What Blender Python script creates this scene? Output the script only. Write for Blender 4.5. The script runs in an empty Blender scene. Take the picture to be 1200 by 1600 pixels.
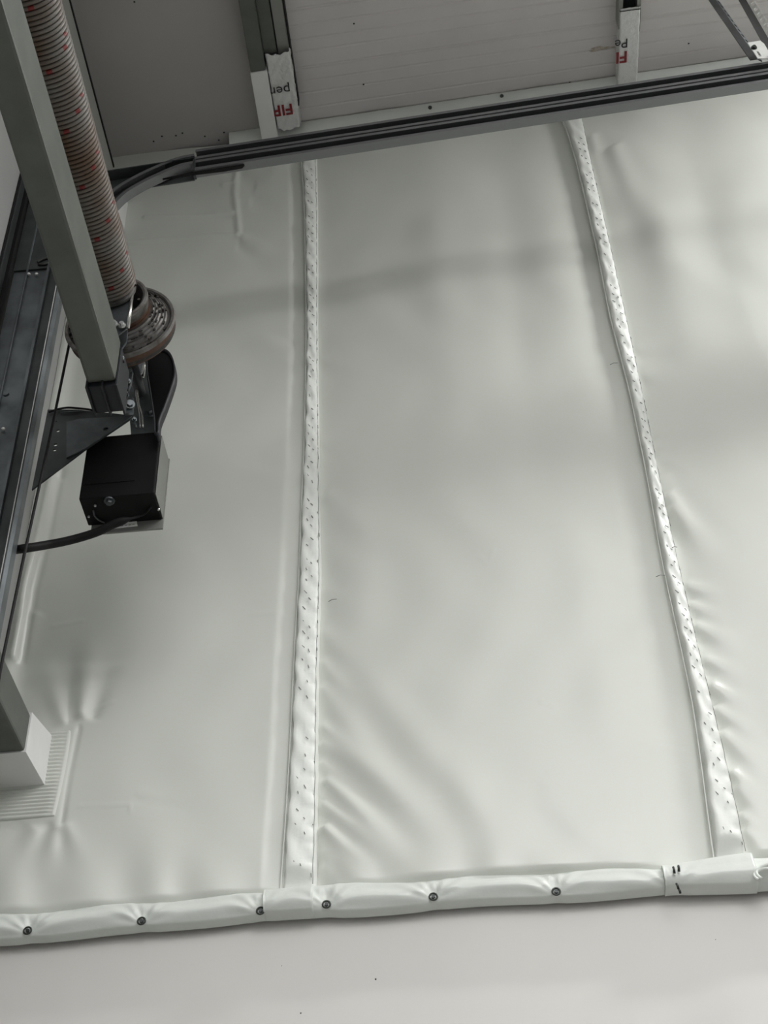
import bpy, bmesh, math, random
import numpy as np
from mathutils import Vector, Matrix

SC = bpy.context.scene
COL = SC.collection
random.seed(4)
rng = np.random.default_rng(4)
PI = math.pi

# ------------------------------------------------------------------ camera
FPX = 2290.0                                   # focal length in pixels of the 1200x1600 frame
_Z = np.array([-106.0, -2467.0, FPX]); _Z /= np.linalg.norm(_Z)
_Y = np.array([280.0, 2130.0, FPX]); _Y -= _Y.dot(_Z) * _Z; _Y /= np.linalg.norm(_Y)
_X = np.cross(_Y, _Z)                          # world axes written in (right, down, forward)
cam_d = bpy.data.cameras.new('camera'); cam = bpy.data.objects.new('camera', cam_d); COL.objects.link(cam)
cam_d.sensor_fit = 'VERTICAL'; cam_d.sensor_height = 32.0; cam_d.lens = FPX / 1600 * 32.0
cam_d.clip_start = 0.05; cam_d.clip_end = 100
R = Matrix(((_X[0], -_X[1], -_X[2]), (_Y[0], -_Y[1], -_Y[2]), (_Z[0], -_Z[1], -_Z[2])))
cam.matrix_world = R.to_4x4()
SC.camera = cam

# ------------------------------------------------------------------ world, lamps, exposure
w = bpy.data.worlds.new('world'); SC.world = w; w.use_nodes = True
w.node_tree.nodes['Background'].inputs[0].default_value = (0.9, 0.95, 1, 1)
w.node_tree.nodes['Background'].inputs[1].default_value = 0.02
SC.view_settings.view_transform = 'Standard'; SC.view_settings.look = 'None'
SC.view_settings.gamma = 1; SC.view_settings.use_curve_mapping = False
SC.view_settings.exposure = 0.0

def area(name, loc, target, sx, sy, power, col=(1, 1, 1)):
    d = bpy.data.lights.new(name, 'AREA'); d.shape = 'RECTANGLE'; d.size = sx; d.size_y = sy
    d.energy = power; d.color = col
    o = bpy.data.objects.new(name, d); COL.objects.link(o); o.location = loc
    o.rotation_euler = (Vector(target) - Vector(loc)).to_track_quat('-Z', 'Y').to_euler()
    return o
DOWN = lambda x, y, z: ((x, y, z), (x, y + 0.001, 0))
W_ = (1, 0.998, 0.99)
area('ceiling_lamp', *DOWN(2.3, 2.05, 4.90), 2.2, 0.14, 152, W_)
area('ceiling_lamp', *DOWN(3.2, 1.0, 4.65), 6.0, 1.2, 14, W_)
area('ceiling_lamp', *DOWN(3.2, -0.4, 4.60), 6.0, 1.4, 40, W_)
area('ceiling_lamp', *DOWN(1.0, -2.6, 4.60), 3.4, 2.8, 130, W_)
area('ceiling_lamp', *DOWN(4.8, -2.6, 4.60), 3.4, 2.8, 52, W_)
area('fill_lamp', *DOWN(1.5, -2.8, 4.00), 3.4, 1.8, 168, W_)  # added fills at stepped heights, softening the track shadow and lifting the lower wall
area('fill_lamp', *DOWN(1.5, -3.2, 3.20), 3.4, 2.0, 188, W_)
area('fill_lamp', *DOWN(4.0, -2.6, 2.60), 2.4, 1.8, 64, W_)
area('back_fill', (2.5, -7.8, 2.0), (2.5, 3, 2.0), 6.0, 3.5, 15, (0.96, 1, 0.99))  # added fill, no window there; softens the track shadow

# ------------------------------------------------------------------ pixel <-> world helpers
def ray(u, v):
    d = np.array([u - 600.0, v - 800.0, FPX]); return np.array([d @ _X, d @ _Y, d @ _Z])
def PY(u, v, y):
    r = ray(u, v); return Vector(r * (y / r[1]))
def PZ(u, v, z):
    r = ray(u, v); return Vector(r * (z / r[2]))
def PX(u, v, x):
    r = ray(u, v); return Vector(r * (x / r[0]))
def proj(x, y, z):
    cx = x * _X[0] + y * _Y[0] + z * _Z[0]
    cy = x * _X[1] + y * _Y[1] + z * _Z[1]
    cz = x * _X[2] + y * _Y[2] + z * _Z[2]
    return 600 + FPX * cx / cz, 800 + FPX * cy / cz
def zceil(x): return 4.725 + 0.09 * x
def PC(u, v, drop=0.0):                        # on the sloping ceiling
    r = ray(u, v); t = (4.725 - drop) / (r[2] - 0.09 * r[0]); return Vector(r * t)

# ------------------------------------------------------------------ materials
def mat(name, col, rough=0.5, metal=0.0, var=0.0, vscale=6.0, col2=None, bump=0.0, bscale=60.0, spec=0.5,
        lo=0.35, hi=0.65, stretch=(1, 1, 1), detail=5, bdist=0.002):
    m = bpy.data.materials.new(name); m.use_nodes = True
    nt = m.node_tree; b = nt.nodes['Principled BSDF']
    b.inputs['Roughness'].default_value = rough; b.inputs['Metallic'].default_value = metal
    b.inputs['Specular IOR Level'].default_value = spec
    c = (*col, 1)
    b.inputs['Base Color'].default_value = c
    tc = nt.nodes.new('ShaderNodeTexCoord'); mp = nt.nodes.new('ShaderNodeMapping')
    mp.inputs['Scale'].default_value = stretch
    nt.links.new(tc.outputs['Object'], mp.inputs[0])
    if var > 0 or col2:
        n = nt.nodes.new('ShaderNodeTexNoise'); n.inputs['Scale'].default_value = vscale; n.inputs['Detail'].default_value = detail
        nt.links.new(mp.outputs[0], n.inputs['Vector'])
        r = nt.nodes.new('ShaderNodeValToRGB')
        r.color_ramp.elements[0].position = lo; r.color_ramp.elements[1].position = hi
        r.color_ramp.elements[0].color = c
        r.color_ramp.elements[1].color = (*col2, 1) if col2 else (*[min(1, x * (1 + var)) for x in col], 1)
        nt.links.new(n.outputs['Fac'], r.inputs[0]); nt.links.new(r.outputs[0], b.inputs['Base Color'])
    if bump > 0:
        n2 = nt.nodes.new('ShaderNodeTexNoise'); n2.inputs['Scale'].default_value = bscale; n2.inputs['Detail'].default_value = 4
        nt.links.new(mp.outputs[0], n2.inputs['Vector'])
        bp = nt.nodes.new('ShaderNodeBump'); bp.inputs['Strength'].default_value = bump; bp.inputs['Distance'].default_value = bdist
        nt.links.new(n2.outputs['Fac'], bp.inputs['Height']); nt.links.new(bp.outputs[0], b.inputs['Normal'])
    return m
M = dict(
    lining=mat('lining_fabric', (0.66, 0.68, 0.63), 0.36, var=0.05, vscale=2.5, bump=0.12, bscale=18, spec=0.5, bdist=0.004),
    strip=mat('lining_strip', (0.80, 0.82, 0.78), 0.45, var=0.04, vscale=12, bump=0.25, bscale=45, bdist=0.004),
    hem=mat('hem_fabric', (0.68, 0.71, 0.67), 0.36, var=0.05, vscale=8, bump=0.3, bscale=22, bdist=0.006),
    collar=mat('white_collar', (0.74, 0.74, 0.73), 0.5, var=0.06, vscale=10, bump=0.2, bscale=30),
    wall=mat('painted_panel', (0.66, 0.645, 0.62), 0.5, var=0.03, vscale=3, bump=0.05, bscale=120),
    ceil=mat('ceiling_sheet', (0.58, 0.553, 0.547), 0.45, var=0.08, vscale=4, bump=0.05),
    bay=mat('shaded_bay_sheet', (0.40, 0.385, 0.375), 0.5, var=0.06, vscale=3),  # ceiling sheet darkened to carry the first bay's shade
    door=mat('grey_panel', (0.36, 0.36, 0.355), 0.5, var=0.06, vscale=3),
    far=mat('dark_grey_panel', (0.2, 0.2, 0.2), 0.5, var=0.06, vscale=3),
    floor=mat('concrete', (0.16, 0.16, 0.155), 0.6, var=0.2, vscale=3),
    tube=mat('green_grey_paint', (0.088, 0.096, 0.083), 0.45, var=0.2, vscale=14, bump=0.1, bscale=30, spec=0.45),
    paleb=mat('pale_grey_paint', (0.22, 0.225, 0.205), 0.45, var=0.08, vscale=10),
    galv=mat('galvanised_steel', (0.18, 0.20, 0.21), 0.42, 0.7, col2=(0.09, 0.10, 0.105), vscale=9, bump=0.08, bscale=50),
    galvd=mat('dark_galvanised_steel', (0.085, 0.092, 0.094), 0.45, 0.6, col2=(0.045, 0.048, 0.05), vscale=7),
    rail=mat('rail_steel', (0.20, 0.205, 0.21), 0.38, 0.75, var=0.15, vscale=3, stretch=(0.2, 1, 1)),
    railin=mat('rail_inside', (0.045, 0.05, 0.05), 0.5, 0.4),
    zinc=mat('bright_zinc', (0.46, 0.47, 0.46), 0.5, 0.8, var=0.2, vscale=30),
    wire=mat('spring_wire', (0.165, 0.155, 0.14), 0.5, 0.25, col2=(0.10, 0.062, 0.038), vscale=9, lo=0.42, hi=0.7),
    red=mat('red_paint', (0.16, 0.008, 0.007), 0.5),
    rust=mat('rust', (0.11, 0.06, 0.035), 0.75, 0.1, col2=(0.055, 0.022, 0.016), vscale=20),
    cast=mat('cast_steel', (0.17, 0.167, 0.16), 0.5, 0.5, col2=(0.08, 0.07, 0.06), vscale=40),
    castd=mat('dark_cast_steel', (0.035, 0.033, 0.03), 0.6, 0.3, col2=(0.09, 0.08, 0.07), vscale=60, lo=0.5, hi=0.75),
    black=mat('black_housing', (0.006, 0.006, 0.0062), 0.6, var=0.4, vscale=8, spec=0.12),
    rubber=mat('black_rubber', (0.009, 0.009, 0.009), 0.6, spec=0.2),
    blackp=mat('black_plastic', (0.018, 0.019, 0.023), 0.5, spec=0.3),
    basegrey=mat('grey_base', (0.17, 0.175, 0.16), 0.5, var=0.1),
    label=mat('white_sticker', (0.85, 0.85, 0.82), 0.5),
    bright=mat('bright_galvanised', (0.80, 0.81, 0.78), 0.45, 0.25, var=0.1, vscale=30),
    film=mat('white_film', (0.66, 0.66, 0.655), 0.25, bump=0.9, bscale=32, spec=0.6, bdist=0.012),
    ink=mat('black_ink', (0.015, 0.015, 0.015), 0.5),
    redink=mat('red_ink', (0.20, 0.004, 0.009), 0.45),
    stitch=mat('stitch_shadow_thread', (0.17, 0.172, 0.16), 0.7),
    stain=mat('ochre_stain', (0.30, 0.24, 0.16), 0.7, col2=(0.5, 0.46, 0.42), vscale=40),
    screw=mat('dark_screw', (0.05, 0.055, 0.05), 0.4, 0.6),
    rod=mat('chrome_rod', (0.55, 0.55, 0.52), 0.25, 0.9),
)

# ------------------------------------------------------------------ object helpers
def link(name, me, m, parent=None, smooth=False, label=None, kind=None):
    o = bpy.data.objects.new(name, me); COL.objects.link(o)
    if m is not None and not me.materials:
        for q in (m if isinstance(m, (list, tuple)) else [m]): me.materials.append(q)
    if smooth: me.shade_smooth()
    if parent is not None:
        o.parent = parent
        inv = Matrix.Identity(4); q = parent
        while q is not None:
            inv = inv @ Matrix.Translation(-q.location) if q.type == 'EMPTY' else inv
            q = q.parent
        o.matrix_parent_inverse = Matrix.Translation(-parent.location) if parent.type == 'EMPTY' else Matrix.Identity(4)
    if label: o['label'] = label
    if kind: o['kind'] = kind
    return o
def thing(name, label, cat, loc, group=None):
    o = bpy.data.objects.new(name, None); COL.objects.link(o); o.location = loc; o.empty_display_size = 0.05
    o['label'] = label; o['category'] = cat
    if group: o['group'] = group
    return o
def tag(o, label, cat, group=None):
    o['label'] = label; o['category'] = cat
    if group: o['group'] = group
    return o
def from_bm(bm):
    me = bpy.data.meshes.new('mesh'); bmesh.ops.recalc_face_normals(bm, faces=bm.faces); bm.to_mesh(me); bm.free(); return me
def pyd(v, f, smooth=False):
    me = bpy.data.meshes.new('mesh'); me.from_pydata([tuple(map(float, p)) for p in v], [], f); me.update()
    if smooth: me.shade_smooth()
    return me
def box_bm(bm, a, b, bevel=0.0):
    a = Vector(a); b = Vector(b); c = (a + b) / 2; s = b - a
    r = bmesh.ops.create_cube(bm, size=1, matrix=Matrix.Translation(c) @ Matrix.Diagonal((*[abs(x) for x in s], 1)))
    if bevel > 0:
        es = {e for v in r['verts'] for e in v.link_edges}
        bmesh.ops.bevel(bm, geom=list(es), offset=bevel, segments=2, affect='EDGES', profile=0.6)
def box(name, a, b, m, parent=None, bevel=0.002, **k):
    bm = bmesh.new(); box_bm(bm, a, b, bevel); return link(name, from_bm(bm), m, parent, **k)
def extrude_profile(pts, axis_a, axis_b, closed=True):
    """pts: list of (p at a, p at b) vector pairs joined to a prism"""
    n = len(pts); v = [p[0] for p in pts] + [p[1] for p in pts]
    f = [(i, (i + 1) % n, n + (i + 1) % n, n + i) for i in range(n if closed else n - 1)]
    if closed: f += [tuple(range(n))[::-1], tuple(range(n, 2 * n))]
    bm = bmesh.new(); vs = [bm.verts.new(x) for x in v]
    for q in f: bm.faces.new([vs[i] for i in q])
    return bm
def tube_mesh(path, r, seg=8, cap=True):
    path = [Vector(p) for p in path]; n = len(path); v = []; f = []
    rr = r if isinstance(r, (list, tuple)) else [r] * n
    t0 = (path[1] - path[0]).normalized(); up = Vector((0, 0, 1)) if abs(t0.z) < 0.9 else Vector((1, 0, 0))
    a = t0.cross(up).normalized()
    for i, p in enumerate(path):
        t = (path[min(i + 1, n - 1)] - path[max(i - 1, 0)]).normalized()
        a = (a - a.dot(t) * t).normalized(); b = t.cross(a)
        for k in range(seg):
            th = 2 * PI * k / seg; v.append(p + (a * math.cos(th) + b * math.sin(th)) * rr[i])
    for i in range(n - 1):
        for k in range(seg):
            k2 = (k + 1) % seg; f.append((i * seg + k, i * seg + k2, (i + 1) * seg + k2, (i + 1) * seg + k))
    if cap: f += [tuple(range(seg))[::-1], tuple(range((n - 1) * seg, n * seg))]
    return pyd(v, f, True)
def smooth_path(pts, n=8):
    pts = [Vector(p) for p in pts]; out = []
    P = [pts[0] * 2 - pts[1]] + pts + [pts[-1] * 2 - pts[-2]]
    for i in range(1, len(P) - 2):
        for k in range(n):
            t = k / n; a, b, c, d = P[i - 1:i + 3]
            out.append(0.5 * ((2 * b) + (c - a) * t + (2 * a - 5 * b + 4 * c - d) * t * t + (3 * b - a - 3 * c + d) * t ** 3))
    out.append(pts[-1]); return out
def lathe_y(cx, cz, prof, seg=64, mats=None):
    """prof: list of (y, radius, material index of the band that follows)"""
    v = []; f = []; mi = []
    for (y, r, *_r) in prof:
        for k in range(seg):
            th = 2 * PI * k / seg; v.append((cx + r * math.cos(th), y, cz + r * math.sin(th)))
    for i in range(len(prof) - 1):
        for k in range(seg):
            k2 = (k + 1) % seg; f.append((i * seg + k, i * seg + k2, (i + 1) * seg + k2, (i + 1) * seg + k)); mi.append(prof[i][2] if len(prof[i]) > 2 else 0)
    me = pyd(v, f); me.polygons.foreach_set('material_index', mi)
    if mats:
        for q in mats: me.materials.append(q)
    me.polygons.foreach_set('use_smooth', [False] * len(f))
    bm = bmesh.new(); bm.from_mesh(me); bmesh.ops.recalc_face_normals(bm, faces=bm.faces); bm.to_mesh(me); bm.free()
    return me
def plate_mesh(outer, holes, thick, frame):
    """flat plate with real holes: outer/holes are 2D loops, frame = 4x4 matrix from plate plane (z = normal) to world"""
    cu = bpy.data.curves.new('tmp', 'CURVE'); cu.dimensions = '2D'; cu.fill_mode = 'BOTH'; cu.extrude = thick / 2
    for lp in [outer] + holes:
        s = cu.splines.new('POLY'); s.points.add(len(lp) - 1)
        for p, q in zip(s.points, lp): p.co = (q[0], q[1], 0, 1)
        s.use_cyclic_u = True
    o = bpy.data.objects.new('tmp', cu); COL.objects.link(o)
    dg = bpy.context.evaluated_depsgraph_get(); me = bpy.data.meshes.new_from_object(o.evaluated_get(dg))
    me.name = 'mesh'; bpy.data.objects.remove(o); bpy.data.curves.remove(cu)
    me.transform(frame); me.materials.clear(); return me
def circ(x, y, r, n=10): return [(x + r * math.cos(2 * PI * k / n), y + r * math.sin(2 * PI * k / n)) for k in range(n)]
def text_mesh(s, size, frame, extrude=0.0004, shear=0.0, bold=0.0):
    cu = bpy.data.curves.new('tmp', 'FONT'); cu.body = s; cu.size = size; cu.extrude = extrude; cu.shear = shear; cu.offset = bold
    cu.resolution_u = 4
    o = bpy.data.objects.new('tmp', cu); COL.objects.link(o)
    dg = bpy.context.evaluated_depsgraph_get(); me = bpy.data.meshes.new_from_object(o.evaluated_get(dg))
    me.name = 'mesh'; bpy.data.objects.remove(o); bpy.data.curves.remove(cu)
    me.transform(frame); me.materials.clear(); return me
XZ = lambda y: Matrix(((1, 0, 0, 0), (0, 0, -1, y), (0, 1, 0, 0), (0, 0, 0, 1)))    # plate plane x,z facing the room, at depth y
def bolt_bm(bm, p, nrm, r, h, washer=True, seg=6):
    q = Vector(nrm).to_track_quat('Z', 'Y').to_matrix().to_4x4(); T = Matrix.Translation(p) @ q
    if washer: bmesh.ops.create_cone(bm, cap_ends=True, segments=16, radius1=r * 1.6, radius2=r * 1.5, depth=h * 0.35, matrix=T @ Matrix.Translation((0, 0, h * 0.17)))
    bmesh.ops.create_cone(bm, cap_ends=True, segments=seg, radius1=r, radius2=r * 0.94, depth=h, matrix=T @ Matrix.Translation((0, 0, h * 0.6)))

# ================================================================== the room
XL, XR, YB, YW, ZF = -1.172, 8.0, -8.0, 3.0, -1.6
def struct(name, me, m, parent=None, **k):
    o = link(name, me, m, parent, **k)
    if parent is None: o['kind'] = 'structure'
    return o
def slab(name, a, b, m):
    bm = bmesh.new(); box_bm(bm, a, b); return struct(name, from_bm(bm), m)
wall_back = slab('wall_back', (XL - 0.2, YW, ZF), (XR, YW + 0.12, 6.0), M['wall'])
wall_left = slab('wall_left', (XL - 0.2, YB, ZF), (XL, YW, 6.0), M['door'])
slab('wall_right', (XR, YB, ZF), (XR + 0.2, YW, 6.0), M['door'])
slab('wall_front', (XL, YB - 0.2, ZF), (XR, YB, 6.0), M['far'])
slab('floor', (XL, YB, ZF - 0.1), (XR, YW, ZF), M['floor'])
for (u, v, r) in ((587, 1530, 0.0022), (470, 1583, 0.0018), (440, 1509, 0.001), (1118, 1468, 0.001)):
    p = PY(u, v, 3.0); bm = bmesh.new(); bmesh.ops.create_icosphere(bm, subdivisions=1, radius=r, matrix=Matrix.Translation(p))
    link('paint_fleck', from_bm(bm), M['screw'], wall_back)

# ceiling: folded sheet with narrow grooves running along x, real relief
BAY = []
def ceiling_mesh():
    ys = []; hs = []
    y = YW
    k = 0
    groove = {}
    pts = [(YW, 0)]
    gy = YW - 0.075
    while gy > 1.2:
        pts += [(gy + 0.005, 0), (gy + 0.001, 0.002), (gy - 0.001, 0.002), (gy - 0.005, 0)]
        gy -= 0.054 + 0.008 * math.sin(k * 2.1); k += 1
        if k % 4 == 0:
            pts += [(gy + 0.012, 0), (gy + 0.008, 0.0015), (gy + 0.004, 0)]
    pts.append((YB, 0))
    xs = [-0.50, 8.0]
    v = []; f = []
    for (yy, h) in pts:
        for x in xs: v.append((x, yy, zceil(x) + h))
    for i in range(len(pts) - 1): f.append((i * 2, i * 2 + 1, i * 2 + 3, i * 2 + 2))
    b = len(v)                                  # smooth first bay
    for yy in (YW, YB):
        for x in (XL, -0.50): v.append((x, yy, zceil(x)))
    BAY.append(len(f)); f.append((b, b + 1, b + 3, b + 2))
    b = len(v)                                  # top of the panel
    for yy in (YW, YB):
        for x in (XL, 8.0): v.append((x, yy, zceil(x) + 0.1))
    f.append((b, b + 2, b + 3, b + 1))
    return pyd(v, f)
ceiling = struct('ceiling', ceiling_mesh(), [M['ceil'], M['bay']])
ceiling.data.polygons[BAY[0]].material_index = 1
def ceil_blob(name, u, v, r, m, flat=0.3, sx=1.0, sy=1.0, parent=None):
    p = PC(u, v, 0.001); bm = bmesh.new()
    bmesh.ops.create_icosphere(bm, subdivisions=2, radius=r, matrix=Matrix.Translation(p) @ Matrix.Diagonal((sx, sy, flat, 1)))
    return link(name, from_bm(bm), m, parent)
for (u, v) in ((210, 3), (568, 132), (553, 37), (1076, 128 - 60), (320, 213), (342, 219), (350, 207), (285, 208), (253, 213), (240, 221), (275, 212)):
    ceil_blob('fleck', u, v, 0.0035, M['screw'], parent=ceiling)
# ochre stain lies flat on the ceiling by the right purlin: thin irregular film
bm = bmesh.new(); c0 = PC(938, 76, 0.0015)
vs = []
for k in range(20):
    a = 2 * PI * k / 20; rr = 1 + 0.3 * math.sin(3 * a + 1) + 0.15 * math.sin(7 * a)
    x = c0.x + 0.042 * rr * math.cos(a); vs.append(bm.verts.new((x, c0.y + 0.008 * rr * math.sin(a) - 0.1 * (x - c0.x) * 0, zceil(x) - 0.0012)))
bm.faces.new(vs); link('stain', from_bm(bm), M['stain'], ceiling)

# ceiling edge fold along the wall, with screws
def edge_fold():
    xs = np.concatenate([np.arange(-0.68, 1.7, 0.02), np.arange(1.8, 8, 0.4)])
    v = []; f = []; prof = [(3.0, -0.10), (2.975, -0.105), (2.94, -0.075), (2.925, -0.045), (2.92, -0.02), (2.925, 0.0)]
    for i, x in enumerate(xs):
        n = 0.006 * math.sin(9 * x) + 0.004 * math.sin(23 * x + 1)
        for j, (y, dz) in enumerate(prof):
            v.append((x, y + n * (j > 1) * (j < 5), zceil(x) + dz * 0.8 + n * 0.6 * (0 < j < 5)))
    m_ = len(prof)
    for i in range(len(xs) - 1):
        for j in range(m_ - 1): f.append((i * m_ + j, i * m_ + j + 1, (i + 1) * m_ + j + 1, (i + 1) * m_ + j))
    return pyd(v, f, True)
trim = struct('trim_1', edge_fold(), M['hem'])
for (u, v) in ((587, 181), (672, 168), (784, 150), (824, 134), (1105, 91), (990, 112), (890, 128)):
    p = PY(u, v, 2.925); bm = bmesh.new(); bolt_bm(bm, p, (0, -0.6, -0.8), 0.0045, 0.006); link('screw', from_bm(bm), M['screw'], trim)

# ================================================================== wall lining
YL = 2.975
SEAM1 = np.array([(200, 472, 492), (245, 474, 493.6), (330, 479, 495.5), (420, 480.5, 496), (506, 482, 496), (600, 481, 496.5), (700, 479, 498), (800, 475, 499),
                  (900, 472, 500), (1025, 465, 496), (1175, 459, 494), (1300, 452, 493), (1387, 446, 490), (1430, 443, 489)], float)
SEAM2 = np.array([(140, 868, 898), (181, 879, 907), (250, 901, 921), (330, 920, 939), (400, 936, 955), (500, 955, 977), (616, 986, 1002), (750, 1014, 1029), (875, 1036, 1056),
                  (1000, 1064, 1085), (1106, 1087, 1111), (1203, 1101, 1135), (1338, 1119, 1164), (1390, 1127, 1172)], float)
def world_edges(S):
    zl = [PY(s[1], s[0], YL) for s in S]; zr = [PY(s[2], s[0], YL) for s in S]
    o = np.argsort([p.z for p in zl])
    return (np.array([zl[i].z for i in o]), np.array([zl[i].x for i in o]), np.array([zr[i].z for i in o]), np.array([zr[i].x for i in o]))
E1 = world_edges(SEAM1); E2 = world_edges(SEAM2)
def sm(S, z):                                   # lightly smoothed interpolation of edges over z
    a = 0
    for d in (-0.06, -0.03, 0, 0.03, 0.06): a = a + np.interp(z + d, S[0], S[1])
    return a / 5
L1 = lambda z: sm(E1[0:2], z); R1 = lambda z: sm(E1[2:4], z)
L2 = lambda z: sm(E2[0:2], z); R2 = lambda z: sm(E2[2:4], z)

def gauss(u, v, u0, v0, su, sv, ang=0):
    c, s = math.cos(math.radians(ang)), math.sin(math.radians(ang))
    a = (u - u0) * c + (v - v0) * s; b = -(u - u0) * s + (v - v0) * c
    return np.exp(-(a / su) ** 2 - (b / sv) ** 2)
def fold(u, v, u0, v0, ang, ln, w0, w1, amp):
    """a soft ridge with a trough beside it, starting at (u0,v0), fading along its length"""
    c, s = math.cos(math.radians(ang)), math.sin(math.radians(ang))
    t = (u - u0) * c + (v - v0) * s; n = -(u - u0) * s + (v - v0) * c
    k = np.clip(t / ln, 0, 1); wd = w0 + (w1 - w0) * k
    env = np.clip(t / (7 if w0 < 16 else 0.38 * ln), 0, 1) * np.clip(1 - k, 0, 1) ** 1.2
    q = n / wd
    return amp * env * (np.exp(-q ** 2) - 0.7 * np.exp(-(q - 1.7) ** 2))
def crease(u, v, pts, wd, amp):
    out = np.zeros_like(u)
    for (a, b), (c, d) in zip(pts[:-1], pts[1:]):
        L = math.hypot(c - a, d - b); t = np.clip(((u - a) * (c - a) + (v - b) * (d - b)) / L ** 2, 0, 1)
        dist = np.hypot(u - a - t * (c - a), v - b - t * (d - b)); out = np.maximum(out, np.exp(-(dist / wd) ** 2))
    return amp * out
FOLD = []
r2 = random.Random(3)
for (v0, a, ln, w, am) in ((1030, 50, 110, 9, .0035), (1070, 52, 130, 10, .004), (1130, 42, 150, 8, .004), (1157, 35, 200, 10, .006), (1185, 40, 120, 8, .004), (1218, 45, 280, 16, .010),
                           (1254, 38, 170, 9, .006), (1290, 48, 210, 15, .010), (1325, 60, 90, 8, .006), (1350, 50, 60, 7, .005),
                           (985, 40, 120, 12, .003), (920, 30, 90, 12, .002), (800, 30, 130, 14, .0035), (830, 45, 150, 16, .0035), (690, 0, 50, 8, .002), (560, 15, 60, 8, .002)):
    FOLD.append((498, v0, a, ln, w, w * 2.2, am))
FOLD += [(505, 770, 40, 150, 12, 30, .005), (505, 1215, 42, 190, 8, 15, .006), (505, 1290, 40, 130, 8, 14, .006)]
FOLD += [(560, 1040, 52, 420, 22, 46, .008), (520, 1130, 47, 330, 18, 36, .008), (700, 1180, 60, 210, 24, 36, .004), (840, 1240, 42, 230, 22, 34, .004)]
for (v0, a, ln, w, am) in ((555, -20, 60, 8, .002), (592, 5, 60, 8, .002), (692, 5, 60, 7, .003), (716, 12, 60, 7, .003), (750, 62, 170, 11, .003), (778, 52, 170, 11, .005), (800, 48, 70, 7, .004),
                           (921, 15, 70, 7, .004), (950, 20, 70, 7, .004), (982, 25, 90, 8, .005), (1036, 20, 80, 7, .004), (1075, 32, 90, 8, .006), (1110, 35, 110, 9, .006), (1148, 40, 110, 9, .006),
                           (1209, 42, 90, 8, .006), (1234, 48, 90, 8, .005), (1275, 42, 70, 7, .005), (1300, 45, 70, 7, .005)):
    uu = np.interp(v0, SEAM2[:, 0], SEAM2[:, 2]) + 1
    FOLD.append((uu, v0, a, ln, w, w * 2.2, am))
FOLD += [(1050, 960, 55, 300, 16, 34, .006), (920, 215, 72, 260, 10, 26, .005), (955, 235, 68, 300, 14, 34, .005), (905, 200, 78, 180, 7, 14, .003), (1010, 300, 70, 200, 18, 36, .004)]
# left sheet
FOLD += [(128, 1130, -82, 160, 10, 26, .009), (104, 1140, -108, 130, 9, 24, .007), (96, 1292, 108, 120, 8, 22, .005), (60, 1295, 110, 110, 12, 24, .004), (105, 1290, 65, 90, 8, 20, .004),
         (470, 555, 190, 90, 8, 14, .003), (472, 580, 200, 60, 7, 14, .002), (462, 760, 185, 110, 10, 20, .0022), (380, 262, 30, 70, 9, 16, .004), (395, 300, 15, 70, 10, 18, .003), (375, 375, 25, 90, 8, 20, .004),
         (440, 255, 120, 60, 8, 14, .003), (212, 1245, 5, 120, 6, 10, .001), (90, 750, 100, 220, 12, 26, .006), (60, 960, 105, 120, 10, 22, .004)]
def relief(u, v, which):
    h = np.zeros_like(u)
    for a in FOLD:
        side = 0 if a[0] < 480 else (1 if a[0] < np.interp(a[1], SEAM2[:, 0], SEAM2[:, 2]) - 0.5 else 2)
        if side != which: continue
        h += fold(u, v, *a) * (1.25, 1.3, 1.9)[which]
    # broad billows
    h += 0.006 * gauss(u, v, 760, 860, 260, 85) + 0.004 * gauss(u, v, 700, 590, 240, 70)
    h += -0.004 * gauss(u, v, 250, 760, 170, 26) + 0.010 * gauss(u, v, 690, 430, 40, 230, -4) - 0.009 * gauss(u, v, 800, 420, 34, 240, -6)
    h += 0.010 * gauss(u, v, 880, 450, 36, 190, -10) + 0.006 * gauss(u, v, 1150, 820, 70, 110) - 0.008 * gauss(u, v, 1080, 690, 90, 40)
    h += 0.007 * gauss(u, v, 1150, 560, 80, 90) + 0.005 * gauss(u, v, 930, 1010, 40, 260, -10) + 0.005 * gauss(u, v, 560, 900, 40, 180, 0)
    h += 0.012 * gauss(u, v, 1040, 400, 40, 160, -14) - 0.010 * gauss(u, v, 1100, 320, 34, 160, -14)
    # creases across the sheets
    for pts, wd, am in (
        ([(126, 1143), (112, 1210), (99, 1290)], 4, -.004), ([(88, 740), (66, 850), (46, 930), (28, 1040)], 6, .012), ([(98, 740), (76, 850), (56, 930), (38, 1040)], 6, -.006), ([(200, 386), (290, 378), (371, 373)], 3.0, .006), ([(228, 346), (300, 345), (364, 339)], 3, .005),
        ([(371, 262), (368, 310), (375, 372)], 4.5, .005), ([(350, 294), (364, 291)], 4, .003),
        ([(395, 965), (470, 960)], 2, .0012), ([(812, 1225), (842, 1226), (860, 1240)], 3.0, .0006), ([(620, 1262), (690, 1255)], 2.5, .0006),
        ([(750, 880), (758, 888)], 3, .0008), ([(772, 872), (766, 884)], 3, .0008), ([(125, 1265), (205, 1262), (207, 1275)], 2, .0015),
        ([(150, 1112), (182, 1102)], 2, .0016), ([(845, 1105), (868, 1112)], 2.2, .0018), ([(965, 1300), (995, 1306)], 3, .0008), ([(1000, 1160), (1080, 1170)], 2, .001),
        ([(85, 985), (132, 975)], 2.5, .001), ([(550, 790), (700, 778)], 3, .001), ([(720, 1160), (770, 1172)], 2.5, .0006)):
        h += crease(u, v, pts, wd, am)
    # hem gathers at the bottom
    h += 0.004 * np.sin(u / 17.0 + 0.6 * np.sin(u / 41)) * np.exp(-((v - 1400) / 55) ** 2)
    return h
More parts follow.
